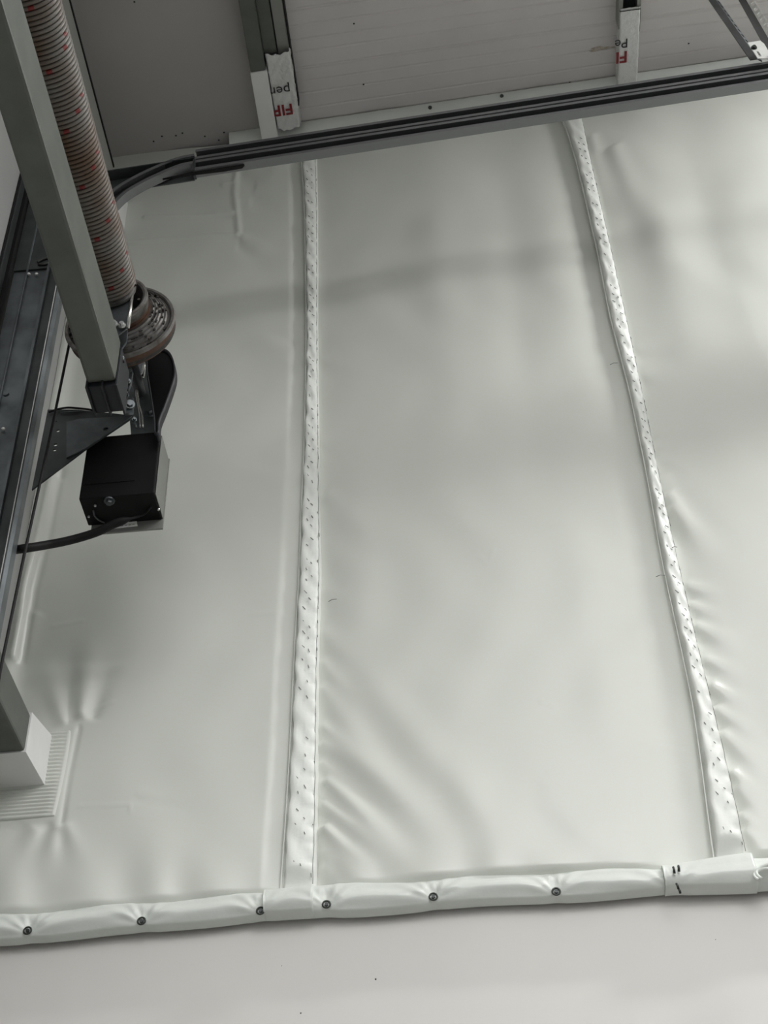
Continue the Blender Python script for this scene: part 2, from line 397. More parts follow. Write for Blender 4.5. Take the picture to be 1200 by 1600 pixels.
HT_ = [(-60, 1436), (0, 1431), (120, 1422), (300, 1406), (400, 1399), (490, 1387), (560, 1383), (700, 1375), (800, 1369), (900, 1363), (1030, 1360), (1120, 1350), (1200, 1341), (1300, 1334)]
HB_ = [(-60, 1478), (0, 1473), (120, 1465), (250, 1453), (380, 1438), (490, 1432), (560, 1428), (700, 1418), (820, 1410), (900, 1405), (1030, 1397), (1180, 1388), (1200, 1387), (1300, 1380)]
_w = [PY(u, v, YL) for u, v in HT_]; HEMTOP = (np.array([p.x for p in _w]), np.array([p.z for p in _w]))
def sheet(which, xl, xr, ncol, z0, z1, nrow, base, weights=None):
    zs = np.linspace(z0, z1, nrow); t = np.linspace(0, 1, ncol) if weights is None else weights
    Z_ = np.repeat(zs[:, None], len(t), 1); A = xl(zs)[:, None]; B = xr(zs)[:, None]; X_ = A + (B - A) * t[None, :]
    u, v = proj(X_, YL, Z_)
    T = np.repeat(t[None, :], nrow, 0)
    h = base(T, X_, Z_, u, v) + relief(u, v, which) + 0.0007 * np.sin(X_ * 31 + 3 * np.sin(Z_ * 7)) + 0.0007 * np.sin(Z_ * 19 + 2.5 * np.sin(X_ * 9))
    hem_top = np.interp(X_, *HEMTOP); k = np.clip((Z_ - hem_top + 0.016) / 0.026, 0, 1); h = h * (0.1 + 0.9 * k * k * (3 - 2 * k))
    Y_ = YL - h
    V = np.stack([X_, Y_, Z_], -1).reshape(-1, 3); n = len(t)
    i, j = np.meshgrid(np.arange(nrow - 1), np.arange(n - 1), indexing='ij'); q = (i * n + j).ravel()
    F_ = np.stack([q, q + 1, q + n + 1, q + n], 1)
    me = bpy.data.meshes.new('mesh'); me.vertices.add(len(V)); me.vertices.foreach_set('co', V.ravel())
    me.loops.add(len(F_) * 4); me.loops.foreach_set('vertex_index', F_.ravel().astype(np.int32))
    me.polygons.add(len(F_)); me.polygons.foreach_set('loop_start', np.arange(0, len(F_) * 4, 4, dtype=np.int32))
    me.update(calc_edges=True); me.validate(); me.shade_smooth()
    return me
lining = thing('wall_lining', 'white fabric wall lining in tall sheets joined by laced vertical seams above the screwed hem', 'wall lining', (-0.4, 3.0, 1.6))
def base_mid(T, X_, Z_, u, v):
    return 0.030 * np.clip(np.sin(PI * np.clip(T, 0, 1)), 0, 1) ** 0.75 - 0.006
def base_left(T, X_, Z_, u, v):
    d = np.clip((1 - T) / 0.09, 0, 1); d = d * d * (3 - 2 * d)
    corner = np.exp(-((X_ + 1.168) / 0.03) ** 2) * 0.03 * np.clip((Z_ - 1.9) * 3, 0, 1)
    return 0.020 * d - 0.004 + corner
def base_right(T, X_, Z_, u, v):
    xr = X_ - 0.60
    return 0.016 + 0.022 * np.clip(xr / 0.35, 0, 1) ** 0.8
HT = 0.004
zt = 4.64
link('sheet', sheet(0, lambda z: z * 0 - 1.171, lambda z: L1(z) + 0.006, 150, 1.575, zt, 460, base_left), M['lining'], lining)
link('sheet', sheet(1, lambda z: R1(z) - 0.006, lambda z: L2(z) + 0.006, 170, 1.575, zt + 0.02, 460, base_mid), M['lining'], lining)
tr = np.concatenate([np.linspace(0, 0.11, 110), np.linspace(0.13, 1, 24)])
link('sheet', sheet(2, lambda z: R2(z) - 0.006, lambda z: z * 0 + 7.9, 0, 1.575, zt + 0.07, 460, base_right, tr), M['lining'], lining)

def seam_strip(Lf, Rf, zb, ztop, up, hgt):
    n = int((ztop - zb) / 0.008); zs = np.linspace(zb, ztop, n)
    prof = [(-0.10, -0.012), (-0.04, 0.4 * hgt), (0.0, hgt * 0.93), (0.05, hgt), (0.18, hgt * 1.03), (0.35, hgt * 0.98), (0.5, hgt * 0.95), (0.65, hgt * 0.93), (0.82, hgt * 0.86), (0.94, hgt * 0.78), (1.0, hgt * 0.55), (1.06, 0.006), (1.1, -0.01)]
    v = []; f = []; m_ = len(prof)
    for i, z in enumerate(zs):
        kk = min(1, max(0.25, (z - float(np.interp(float(Lf(z)), *HEMTOP)) + 0.004) / 0.05))
        a, b = float(Lf(z)), float(Rf(z)); wob = 0.0016 * math.sin(z * 38) + 0.001 * math.sin(z * 91 + 2)
        for j, (t, h) in enumerate(prof):
            hh = h + (0.0018 * math.sin(z * 63 + 6 * t) * (0 < j < 10))
            ph = (z / 0.045) % 1.0
            if 0.55 < t < 1.03: hh -= 0.005 * math.exp(-((ph - 0.5) / 0.16) ** 2) * (t > 0.8)
            v.append((a + (b - a) * t + wob * (t < 0.2), YL - (hh * kk if hh > 0 else hh), z))
    for i in range(n - 1):
        for j in range(m_ - 1): f.append((i * m_ + j, i * m_ + j + 1, (i + 1) * m_ + j + 1, (i + 1) * m_ + j))
    return pyd(v, f, True)
def stitches(Lf, Rf, zb, ztop, hgt, step):
    bm = bmesh.new(); z = zb + 0.01; k = 0; rr = random.Random(8)
    while z < ztop:
        a, b = float(Lf(z)), float(Rf(z)); wd = b - a
        rows = ((0.30, 1.0), (0.62, 0.9), (0.97, 1.1))
        for ri, (t, s) in enumerate(rows):
            if rr.random() < 0.28: continue
            x = a + wd * (t + rr.uniform(-.06, .06)); zz = z + (step * 0.5 if ri == 1 else 0) + rr.uniform(-.2, .2) * step
            le = rr.uniform(0.006, 0.013) * s; tilt = rr.uniform(0.15, 0.75) if ri < 2 else 0.05
            y = YL - hgt * (1.0 if ri < 2 else 0.60) - 0.0006
            T = Matrix.Translation((x, y, zz)) @ Matrix.Rotation(-tilt, 4, 'Y')
            bmesh.ops.create_cube(bm, size=1, matrix=T @ Matrix.Diagonal((0.0015, 0.0012, le, 1)))
        z += step; k += 1
    return from_bm(bm)
def cord(Rf, zb, ztop, hgt):                    # thin lacing line down the right edge of the strip
    pts = [(float(Rf(z)) - 0.0005 + 0.0008 * math.sin(z * 70), YL - hgt * 0.62, z) for z in np.arange(zb, ztop, 0.02)]
    return tube_mesh(pts, 0.0006, 5)
for (Lf, Rf, zb, ztop, hgt, st) in ((L1, R1, 1.60, zt, 0.028, 0.043), (L2, R2, 1.60, zt + 0.06, 0.038, 0.040)):
    s = link('seam_strip', seam_strip(Lf, Rf, zb, ztop, 0, hgt), M['strip'], lining)
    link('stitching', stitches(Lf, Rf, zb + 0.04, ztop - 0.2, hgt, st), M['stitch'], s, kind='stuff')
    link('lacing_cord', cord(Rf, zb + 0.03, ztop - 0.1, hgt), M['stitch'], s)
    # folded back edge peeping out left of the strip
    pts = [(float(Lf(z)) - 0.007 - 0.002 * math.sin(z * 1.3) , YL - hgt * 0.45, z) for z in np.arange(zb, ztop, 0.03)]
    link('folded_edge', tube_mesh(pts, [0.0022 + 0.0008 * math.sin(p[2] * 2) for p in pts], 6), M['strip'], s)
# loose threads
for (u, v, u2, v2) in ((513, 940, 526, 936), (1025, 901, 1039, 899), (953, 570, 965, 567), (1050, 856, 1058, 855)):
    a = PY(u, v, 2.925); b = PY(u2, v2, 2.925); link('loose_thread', tube_mesh([a, (a + b) / 2 + Vector((0, -.003, .001)), b], 0.0009, 5), M['stitch'], lining)

# ribbed patch low on the left sheet, around the lower beam
def patch_mesh():
    v = []; f = []; nu, nz = 26, 330
    for i in range(nz + 1):
        s = i / nz
        # right edge runs (118,1146) -> (92,1284); left edge beyond the frame
        pr = PY(117 - 25 * s ** 1.3, 1147 + 135 * s, YL); zl = PY(0, 1150 + 140 * s, YL)
        for j in range(nu + 1):
            t = j / nu; x = -1.17 + (pr.x + 1.17) * t; z = pr.z
            edge = min(1, (1 - t) / 0.07); rib = 0.5 - 0.5 * math.cos(2 * PI * s * 23)
            top = min(1, s / 0.06) * min(1, (1 - s) / 0.05); inr = min(1, max(0, (1 - t) / 0.10 - 0.9) * 3)
            h = 0.020 + 0.004 * (1 - edge) + 0.0032 * rib * inr * top * (0.4 + 0.6 * (math.sin(s * 3) > -1))
            if t > 0.965: h = 0.022 if t < 0.985 else -0.01
            if s < 0.012 or s > 0.988: h = -0.005
            v.append((x, YL - h, z))
    n = nu + 1
    for i in range(nz):
        for j in range(nu): f.append((i * n + j, (i) * n + j + 1, (i + 1) * n + j + 1, (i + 1) * n + j))
    return pyd(v, f, True)
link('ribbed_patch', patch_mesh(), M['lining'], lining, label='ribbed square of lining around the lower beam end')

# hem and its sleeves
def edge_fn(P_):
    w = [PY(u, v, YL) for u, v in P_]; x = np.array([p.x for p in w]); z = np.array([p.z for p in w])
    return lambda q: float(np.interp(q, x, z))
ztop_, zbot_ = edge_fn(HT_), edge_fn(HB_)
SCREWS = [(43, 1454), (221, 1439), (407, 1423), (510, 1413), (677, 1401), (869, 1393), (1056, 1384)]
SX = [PY(u, v, 2.94) for u, v in SCREWS]
def hem_mesh(x0, x1, thick, sleeve=False, ph=0.0, extra=0.0):
    xs = np.arange(x0, min(x1, 1.4) + 1e-6, 0.005) if x1 <= 1.5 else np.concatenate([np.arange(x0, 1.4, 0.005), np.arange(1.45, x1, 0.2)])
    m_ = 18; v = []; f = []
    for x in xs:
        zt_, zb_ = ztop_(x) + extra, zbot_(x) - extra * 0.6
        pinch = sum(math.exp(-((x - s.x) / 0.020) ** 2) for s in SX)
        wide = sum(math.exp(-((x - s.x) / 0.09) ** 2) for s in SX)
        zt2 = zt_ + 0.004 * math.sin(x * 21 + ph) - 0.001 * pinch; zb2 = zb_ + 0.002 * pinch + 0.003 * math.sin(x * 14 + ph)
        for j in range(m_ + 1):
            t = j / m_; z = zt2 + (zb2 - zt2) * t
            s = max(0, math.sin(PI * min(1, t * 0.93 + 0.04))) ** 0.55
            h = thick * s * (0.75 + 0.25 * t)
            # screw dent in the middle band and folds fanning from it
            h -= (0 if sleeve else 1) * 0.012 * pinch * math.exp(-((t - 0.55) / 0.22) ** 2)
            fan = 0.0
            for sx in SX:
                dx = x - sx.x; dz = z - sx.z; rr = math.hypot(dx, dz) + 1e-4; an = math.atan2(dz, abs(dx))
                if rr < 0.22: fan += math.cos(an * 13 + sx.x * 9) * math.exp(-((rr - 0.05) / 0.07) ** 2) * 0.0018
            fold_ = 0.0035 * math.cos(2 * PI * (t * 1.6 + 0.12 * math.sin(x * 6 + ph))) * (1 - 0.5 * wide)
            h += (fan + fold_) * s * (0.6 if sleeve else 1)
            if j == 0 or j == m_: h = -0.012 if j == m_ else 0.004
            v.append((x, YL - h - (0.012 if sleeve and 0 < j < m_ else 0), z))
    n = m_ + 1
    for i in range(len(xs) - 1):
        for j in range(m_): f.append((i * n + j, i * n + j + 1, (i + 1) * n + j + 1, (i + 1) * n + j))
    if sleeve:
        for base in (0, (len(xs) - 1) * n): f.append(tuple(base + j for j in range(n)))
    return pyd(v, f, True)
xa = PY(415, 1412, YL).x; xb = PY(493, 1410, YL).x; xc = PY(1036, 1378, YL).x; xd = PY(1180, 1365, YL).x
hems = [link('hem', hem_mesh(XL + 0.005, xa + 0.02, 0.030, ph=0.3), M['hem'], lining),
        link('hem', hem_mesh(xb - 0.02, xc + 0.02, 0.032, ph=1.7), M['hem'], lining),
        link('hem', hem_mesh(xd - 0.02, 7.9, 0.034, ph=2.9), M['hem'], lining)]
link('hem_sleeve', hem_mesh(xa, xb, 0.030, True, 0.9, 0.003), M['hem'], lining)
link('hem_sleeve', hem_mesh(xc, xd, 0.032, True, 2.2, 0.006), M['hem'], lining)
def ring_screw(p, r=0.0085):
    bm = bmesh.new(); T = Matrix.Translation(p) @ Matrix.Rotation(PI / 2, 4, 'X')
    me = bpy.data.meshes.new('t')
    # washer ring
    seg, sg = 20, 6
    vs = []
    for a in range(seg):
        for b in range(sg):
            A = 2 * PI * a / seg; B = 2 * PI * b / sg; rr = r + 0.0021 * math.cos(B)
            vs.append(bm.verts.new(T @ Vector((rr * math.cos(A), rr * math.sin(A), 0.002 * math.sin(B)))))
    for a in range(seg):
        for b in range(sg):
            bm.faces.new((vs[a * sg + b], vs[((a + 1) % seg) * sg + b], vs[((a + 1) % seg) * sg + (b + 1) % sg], vs[a * sg + (b + 1) % sg]))
    return from_bm(bm)
for k, (s, h) in enumerate(zip(SCREWS[:6], (0, 0, 0, 1, 1, 1))):
    p = PY(s[0], s[1], YL - 0.022)
    sc = link('screw_washer', ring_screw(p), M['screw'], hems[h], smooth=True)
    bm = bmesh.new(); bolt_bm(bm, p + Vector((0, 0.004, 0)), (0, -1, 0), 0.0045, 0.006, False); link('screw', from_bm(bm), M['galvd'], hems[h])
for (u, v, du, dv) in ((1052, 1355, 2, 10), (1060, 1353, 1, 9), (1057, 1381, 3, 8), (1061, 1390, 2, 6)):
    a = PY(u, v, YL - 0.046); b = PY(u + du, v + dv, YL - 0.046); link('clip', tube_mesh([a, (a + b) / 2 + Vector((0, -.004, 0)), b], 0.0028, 6), M['screw'], hems[1])
for (u, v, q) in ((1195, 1368, 14), (1203, 1364, 18)):
    c = PY(u, v, YL - 0.05); pts = [c + Vector((0.0016 * q * math.cos(a), -0.004 * math.sin(a * 2), 0.0016 * q * math.sin(a) * 0.7)) for a in np.linspace(0.5, 3.9, 14)]
    link('folded_end', tube_mesh(pts, 0.004, 7), M['hem'], hems[2])

# ================================================================== door track (horizontal double rail, curve, vertical rail)
YT = 2.45; S = 2.45 / 2.75
SL = 0.1045
def zt_rail(x): return S * 4.18 + SL * (x + 0.746 * S)          # lower front edge of the double rail
track = thing('door_track', 'galvanised double overhead door track running below the ceiling and curving down on the left', 'door track', (-1.0, YT, ZF))
def c_rail(x0, x1, dz, hgt, dep, lip, name, extra_top=0):
    """C channel open towards the room, running along x and rising with the roof"""
    t = 0.0025
    prof = [(0, 0), (dep, 0), (dep, hgt), (0, hgt), (0, hgt - lip), (t, hgt - lip), (t, hgt - t), (dep - t, hgt - t), (dep - t, t), (t, t), (t, lip), (0, lip)]
    pts = [(Vector((x0, YT + a, zt_rail(x0) + dz + b)), Vector((x1, YT + a, zt_rail(x1) + dz + b))) for a, b in prof]
    return from_bm(extrude_profile(pts, 0, 0))
XT0, XT1 = -0.752 * S, 7.8
upper = link('upper_rail', c_rail(XT0, XT1, 0.057, 0.050, 0.027, 0.012, 'u'), M['rail'], track)
lower = link('lower_rail', c_rail(XT0, XT1, 0.0, 0.050, 0.029, 0.012, 'l'), M['rail'], track)
for dz in (0.057, 0.0):                                   # near-black strip painting in the shade inside each channel
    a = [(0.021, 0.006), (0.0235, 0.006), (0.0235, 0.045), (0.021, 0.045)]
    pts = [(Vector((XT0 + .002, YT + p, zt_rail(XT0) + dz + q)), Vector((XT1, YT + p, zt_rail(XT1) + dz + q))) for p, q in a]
    link('channel_shade', from_bm(extrude_profile(pts, 0, 0)), M['railin'], track)
jb = [(-0.003, -0.003), (0.032, -0.003), (0.032, 0.053), (-0.003, 0.053)]
pts = [(Vector((XT0 - .004, YT + p, zt_rail(XT0) + q)), Vector((XT0 + .004, YT + p, zt_rail(XT0) + q))) for p, q in jb]
link('joint_clip', from_bm(extrude_profile(pts, 0, 0)), M['galvd'], track)
for (u, v) in ((414, 251), (437, 248), (655, 215), (633, 218), (845, 184), (866, 182), (1062, 150), (1085, 146)):
    p = PY(u, v - 3, YT + 0.012); bm = bmesh.new(); bolt_bm(bm, p, (0, 0, -1), 0.005, 0.010, False); link('bolt', from_bm(bm), M['screw'], track)
# curved part: C section swept on an arc in the x-z plane
def sweep_c(path, dep, hgt, lip):
    """path points (x,z) = outer edge; normals point to inside of the curve"""
    t = 0.0025
    prof = [(0, 0), (dep, 0), (dep, hgt), (0, hgt), (0, hgt - lip), (t, hgt - lip), (t, hgt - t), (dep - t, hgt - t), (dep - t, t), (t, t), (t, lip), (0, lip)]
    v = []; f = []; n = len(prof)
    for i, (x, z) in enumerate(path):
        a = path[max(0, i - 1)]; b = path[min(len(path) - 1, i + 1)]
        tx, tz = b[0] - a[0], b[1] - a[1]; L = math.hypot(tx, tz); nx, nz = tz / L, -tx / L
        for (p, q) in prof: v.append((x + nx * q, YT + p, z + nz * q))
    for i in range(len(path) - 1):
        for k in range(n): f.append((i * n + k, i * n + (k + 1) % n, (i + 1) * n + (k + 1) % n, (i + 1) * n + k))
    bm = bmesh.new(); vs = [bm.verts.new(q) for q in v]
    for q in f: bm.faces.new([vs[k] for k in q])
    bm.faces.new([vs[k] for k in range(n)]); bm.faces.new([vs[k] for k in range((len(path) - 1) * n, len(path) * n)])
    return from_bm(bm)
arc_px = [(303, 240), (275, 246), (240, 260), (205, 277), (175, 296)]
arc = [PY(u, v, YT) for u, v in arc_px]
arc = [(p.x, p.z) for p in arc] + [(a * S, b * S) for a, b in ((-1.07, 4.02), (-1.125, 3.92), (-1.155, 3.80), (-1.162, 3.68))]
arcs = [(p.x, p.y) for p in smooth_path([Vector((a, b, 0)) for a, b in arc], 5)][::-1]
link('curved_rail', sweep_c(arcs, 0.029, 0.050, 0.012), M['rail'], track)
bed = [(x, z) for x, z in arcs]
def channel_shade_mesh():
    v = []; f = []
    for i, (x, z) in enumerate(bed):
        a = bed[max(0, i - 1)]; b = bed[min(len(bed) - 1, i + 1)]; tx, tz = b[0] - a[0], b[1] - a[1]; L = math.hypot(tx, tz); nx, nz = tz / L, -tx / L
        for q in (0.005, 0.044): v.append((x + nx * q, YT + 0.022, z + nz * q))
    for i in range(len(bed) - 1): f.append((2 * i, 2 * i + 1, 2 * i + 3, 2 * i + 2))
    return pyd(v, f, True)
link('channel_shade', channel_shade_mesh(), M['railin'], track)  # painted shade inside the curved channel
# straight angle carrying on left above the curve
def zr(x): return zt_rail(x)
pts = [(Vector((-1.16, YT + 0.035, zr(-1.16) + b)), Vector((-0.76, YT + 0.035, zr(-0.76) + b))) for b in (0,)]
bm = bmesh.new()
for (p0, p1, b0, b1) in ((YT + .034, YT + .038, 0.0, 0.066), (YT - .0, YT + .038, 0.064, 0.068)):
    vs = [bm.verts.new((x, y, zr(x) + b)) for x in (-1.165, -0.755 * S) for y in (p0, p1) for b in (b0, b1)]
    for q in ((0, 1, 3, 2), (4, 6, 7, 5), (0, 4, 5, 1), (2, 3, 7, 6), (1, 5, 7, 3), (0, 2, 6, 4)): bm.faces.new([vs[k] for k in q])
link('header_angle', from_bm(bm), M['galvd'], track)
# black sliver standing in for the shaded slot under the joint
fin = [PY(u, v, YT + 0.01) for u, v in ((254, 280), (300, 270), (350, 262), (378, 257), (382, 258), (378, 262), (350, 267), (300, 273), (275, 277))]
me = plate_mesh([(p.x, p.z) for p in fin], [], 0.006, XZ(YT + 0.01)); link('slot_shade_fin', me, M['rubber'], track)

# vertical rail + wide mounting plate
hol = []
def xz(u, v, y): p = PY(u, v, y); return (p.x, p.z)
outer = [(-1.150, ZF + 0.02), (-1.150, 3.79), (-1.034, 3.79), (-1.034, ZF + 0.02)]
for (u, v, r) in ((45, 428, 0.0050), (57, 428, 0.0050), (5, 670, 0.0054), (26, 708, 0.0048), (17, 749, 0.0045)):
    p = PY(u, v, YT - 0.010); bm = bmesh.new(); bmesh.ops.create_icosphere(bm, subdivisions=2, radius=r, matrix=Matrix.Translation(p) @ Matrix.Diagonal((1, 0.8, 0.8, 1)))
    link('lit_hole', from_bm(bm), M['bright'], track, smooth=True)  # bright domes stand in for holes with light showing through
link('mounting_plate', plate_mesh(outer, [], 0.004, XZ(YT)), M['galv'], track)
box('plate_edge_bead', (-1.114, YT - .010, ZF + .02), (-1.108, YT - .002, 3.7), M['galv'], track, 0.002)
box('plate_overlap', (-1.151, YT - .0085, 3.30), (-1.036, YT - .0022, 3.79), M['galvd'], track, 0.001)
sp = smooth_path([Vector((*xz(u, v, YT - .012), 0)) for u, v in ((58, 410), (68, 405), (80, 402), (74, 412), (60, 413))], 4)
link('sealant', tube_mesh([(p.x, YT - .012, p.y) for p in sp], 0.004, 6), M['screw'], track)
def vrail(prof, z0, z1):
    pts = [(Vector((a * S, b - 0.30, z0)), Vector((a * S, b - 0.30, z1))) for a, b in prof]
    return from_bm(extrude_profile(pts, 0, 0))
z0, z1 = ZF + 0.03, 3.31
link('edge_highlight', vrail([(-1.1245, 2.696), (-1.1225, 2.694), (-1.1215, 2.697), (-1.1235, 2.699)], z0, z1), M['bright'], track)  # bright sliver paints the highlight along the rail
link('rail_angle', vrail([(-1.172, 2.715), (-1.164, 2.715), (-1.164, 2.747), (-1.172, 2.747)], z0, z1), M['galv'], track)
link('vertical_rail', vrail([(-1.163, 2.725), (-1.128, 2.725), (-1.128, 2.710), (-1.124, 2.710), (-1.124, 2.731), (-1.163, 2.731)], z0, z1), M['galvd'], track)
link('rail_lip', vrail([(-1.124, 2.700), (-1.116, 2.694), (-1.108, 2.700), (-1.108, 2.728), (-1.112, 2.728), (-1.112, 2.705), (-1.120, 2.705)], z0, z1), M['galv'], track)
for (u, v) in ((36, 745), (53, 666), (10, 871), (10, 617)):
    p = PY(u, v, YT - 0.025); bm = bmesh.new(); bolt_bm(bm, p, (0, -1, 0), 0.008, 0.006, False, 14); link('rail_bolt', from_bm(bm), M['galv'], track)

seal = thing('door_side_seal', 'thin black rubber strip in a grey flange between the left wall and the track plate', 'seal', (-1.165, 2.43, ZF))
box('black_strip', (-1.171, 2.425, ZF + .02), (-1.155, 2.462, 3.75), M['rubber'], seal, 0.001)
box('flange', (-1.171, 2.392, ZF + .02), (-1.164, 2.424, 3.85), M['galvd'], seal, 0.002)
box('flange', (-1.171, 2.384, ZF + .02), (-1.168, 2.391, 3.85), M['rubber'], seal, 0.001)

# ================================================================== steel tubes
def tube_beam(name, label, xr, z0, w_, h_, y0, y1, m, collar=None, group=None):
    t = thing(name, label, 'beam', (xr - w_ / 2, y1, z0), group)
    bm = bmesh.new(); box_bm(bm, (xr - w_, y0, z0), (xr, y1, z0 + h_), 0.007)
    link('tube', from_bm(bm), m, t)
    return t
K = 0.93
t1 = tube_beam('support_beam', 'green-grey square steel tube in front of the coil spring, ending at the black bracket', -0.777 * K, 2.671 * K, 0.072 * K, 0.142 * K, -1.0, 2.33 * K, M['tube'])
def kbox(name, a, b, m, bv): return box(name, tuple(K * q for q in a), tuple(K * q for q in b), m, t1, bv)
kbox('end_bracket', (-0.846, 2.333, 2.660), (-0.774, 2.42, 2.80), M['blackp'], 0.003)
for x in (-0.850, -0.812, -0.777): kbox('bracket_rib', (x, 2.324, 2.650), (x + 0.005, 2.423, 2.70), M['blackp'], 0.001)

t2 = tube_beam('upper_beam', 'pale grey steel beam running to the wall behind the coil spring near the ceiling', -1.046, 4.19, 0.10, 0.125, -1.0, 2.93, M['paleb'])
t3 = tube_beam('lower_beam', 'grey steel beam entering the wall through the ribbed patch at bottom left', -1.042, 1.962, 0.10, 0.105, 2.475, 2.86, M['tube'])
link('black_strip', from_bm((lambda b: (box_bm(b, (-1.050, 0.0, 4.3145), (-1.0435, 2.80, 4.325), 0.001), b)[1])(bmesh.new())), M['rubber'], t2)  # black strip stands in for the shade line between beam and ceiling
def collar(xr, z0, w_, h_, y0, y1, grow, parent):
    v = []
    for y, g in ((y0, 0.004), (y1, grow)):
        for dx, dz in ((-w_ - g, -g), (g, -g), (g, h_ + g), (-w_ - g, h_ + g)): v.append((xr + dx, y, z0 + dz))
    f = [(0, 1, 5, 4), (1, 2, 6, 5), (2, 3, 7, 6), (3, 0, 4, 7)]
    for k, (i, j) in enumerate(((0, 1), (1, 2), (2, 3), (3, 0))): pass
    bm = bmesh.new(); vs = [bm.verts.new(q) for q in v]
    for q in f: bm.faces.new([vs[i] for i in q])
    bm.faces.new([vs[i] for i in (0, 3, 2, 1)])
    return link('collar', from_bm(bm), M['collar'], parent, label='white sealing collar')
collar(-1.042, 1.962, 0.10, 0.105, 2.83, 2.965, 0.020, t3)
collar(-1.046, 4.19, 0.10, 0.125, 2.82, 2.965, 0.014, t2)

# ================================================================== spring, drum, bearing
AX, AZ = -0.7549, 2.7733
spring = thing('torsion_spring', 'long steel coil spring with red paint flecks and rusty patches', 'spring', (AX, 2.12, AZ))
def helix():
    seg, cs = 32, 6; pitch = 0.0108; y0, y1 = 0.70, 2.125; turns = (y1 - y0) / pitch; R_, wr = 0.0605, 0.0049
    n = int(turns * seg); v = np.zeros((n + 1, cs, 3)); th = np.arange(n + 1) / seg * 2 * PI; y = y1 - np.arange(n + 1) / seg * pitch
    grow = np.clip((y1 - y) / 0.02, 0, 1); Rr = R_ * (0.96 + 0.04 * grow)
    for k in range(cs):
        a = 2 * PI * k / cs; r = Rr + wr * math.cos(a)
        v[:, k, 0] = AX + r * np.cos(th); v[:, k, 1] = y + wr * math.sin(a); v[:, k, 2] = AZ + r * np.sin(th)
    i, k = np.meshgrid(np.arange(n), np.arange(cs), indexing='ij'); k2 = (k + 1) % cs
    F_ = np.stack([i * cs + k, i * cs + k2, (i + 1) * cs + k2, (i + 1) * cs + k], -1).reshape(-1, 4)
    me = pyd(v.reshape(-1, 3), [tuple(map(int, q)) for q in F_], True)
    me.materials.append(M['wire']); me.materials.append(M['red'])
    mi = np.zeros(len(F_), int); ii = np.repeat(np.arange(n), cs); turn = ii // seg; pos = ii % seg
    # paint flecks drift around the coil: every 3rd turn moves on by a step, in repeating groups
    for k in range(int(turns)):
        g = k % 13
        if g in (0, 3, 6, 8):
            a = (4.45 + 0.2 * g + 0.05 * math.sin(k)) % (2 * PI); p = int(a / (2 * PI) * seg)
            mi[(turn == k) & ((pos == p))] = 1
    me.polygons.foreach_set('material_index', mi.tolist())
    return me
link('coil', helix(), None, spring)
shaft = lathe_y(AX, AZ, [(0.5, 0.0), (0.5, 0.0145), (2.60, 0.0145), (2.60, 0.0)], 20); link('shaft', shaft, M['galvd'], spring)
cone = lathe_y(AX, AZ, [(2.06, 0.02), (2.06, 0.050), (2.125, 0.053), (2.130, 0.060), (2.138, 0.060), (2.138, 0.034), (2.150, 0.030), (2.150, 0.015)], 40)
link('winding_cone', cone, M['cast'], spring)

drum = thing('cable_drum', 'round grooved cable drum with rusty rim at the end of the coil spring', 'cable drum', (AX, 2.25, AZ))
prof = [(2.215, 0.045, 1), (2.160, 0.072, 0), (2.157, 0.077, 0), (2.158, 0.082, 0), (2.166, 0.083, 0), (2.186, 0.080, 2), (2.200, 0.076, 2)]
y, r = 2.2, 0.084
prof.append((2.200, 0.082, 3))
for k in range(6):                                        # cable grooves, dark in the bottoms
    prof += [(2.200 + 0.006 * k, 0.088 + 0.0065 * k, 0), (2.2045 + 0.006 * k, 0.0905 + 0.0065 * k, 3)]
prof += [(2.232, 0.124, 0), (2.228, 0.127, 0), (2.228, 0.133, 0), (2.236, 0.136, 2), (2.246, 0.133, 2), (2.256, 0.129, 3), (2.264, 0.130, 2), (2.270, 0.127, 3), (2.276, 0.09, 3), (2.276, 0.0, 3)]
link('grooved_wheel', lathe_y(AX, AZ, prof, 72, [M['cast'], M['castd'], M['rust'], M['castd']]), None, drum)
inner = lathe_y(AX, AZ, [(2.165, 0.045), (2.165, 0.018), (2.215, 0.018), (2.215, 0.045)], 30); link('hub', inner, M['castd'], drum)
for k in range(8):
    a = 2 * PI * k / 8 + 0.2; bm = bmesh.new(); bolt_bm(bm, Vector((AX + 0.058 * math.cos(a), 2.19, AZ + 0.058 * math.sin(a))), (0, -1, 0), 0.004, 0.012, False); link('set_screw', from_bm(bm), M['cast'], drum)
rs = random.Random(5)
bm = bmesh.new()
for k in range(150):                                      # grit and cable scars in the grooves
    g = rs.randrange(6); a = rs.uniform(0, 2 * PI); rr = 0.089 + 0.0065 * g; yy = 2.1995 + 0.006 * g
    T = Matrix.Translation((AX + rr * math.cos(a), yy, AZ + rr * math.sin(a))) @ Matrix.Rotation(-a, 4, 'Y')
    bmesh.ops.create_cube(bm, size=1, matrix=T @ Matrix.Diagonal((0.004, 0.004, rs.uniform(.004, .012), 1)))
link('groove_grit', from_bm(bm), M['castd'], drum, kind='stuff')

# cable from the drum straight down
pc = [PY(111, 540, 2.262), PY(84, 655, 2.262), PY(63, 750, 2.262), PY(33, 890, 2.262), PY(2, 1040, 2.262)]
top = Vector((AX - 0.128, 2.262, AZ + 0.01)); bot = Vector((pc[-1].x, 2.262, -1.2))
tag(link('lift_cable', tube_mesh([top, pc[1], pc[3], pc[4], bot], 0.0033, 6), M['rubber']), 'thin dark lift cable hanging straight down from the cable drum', 'cable')

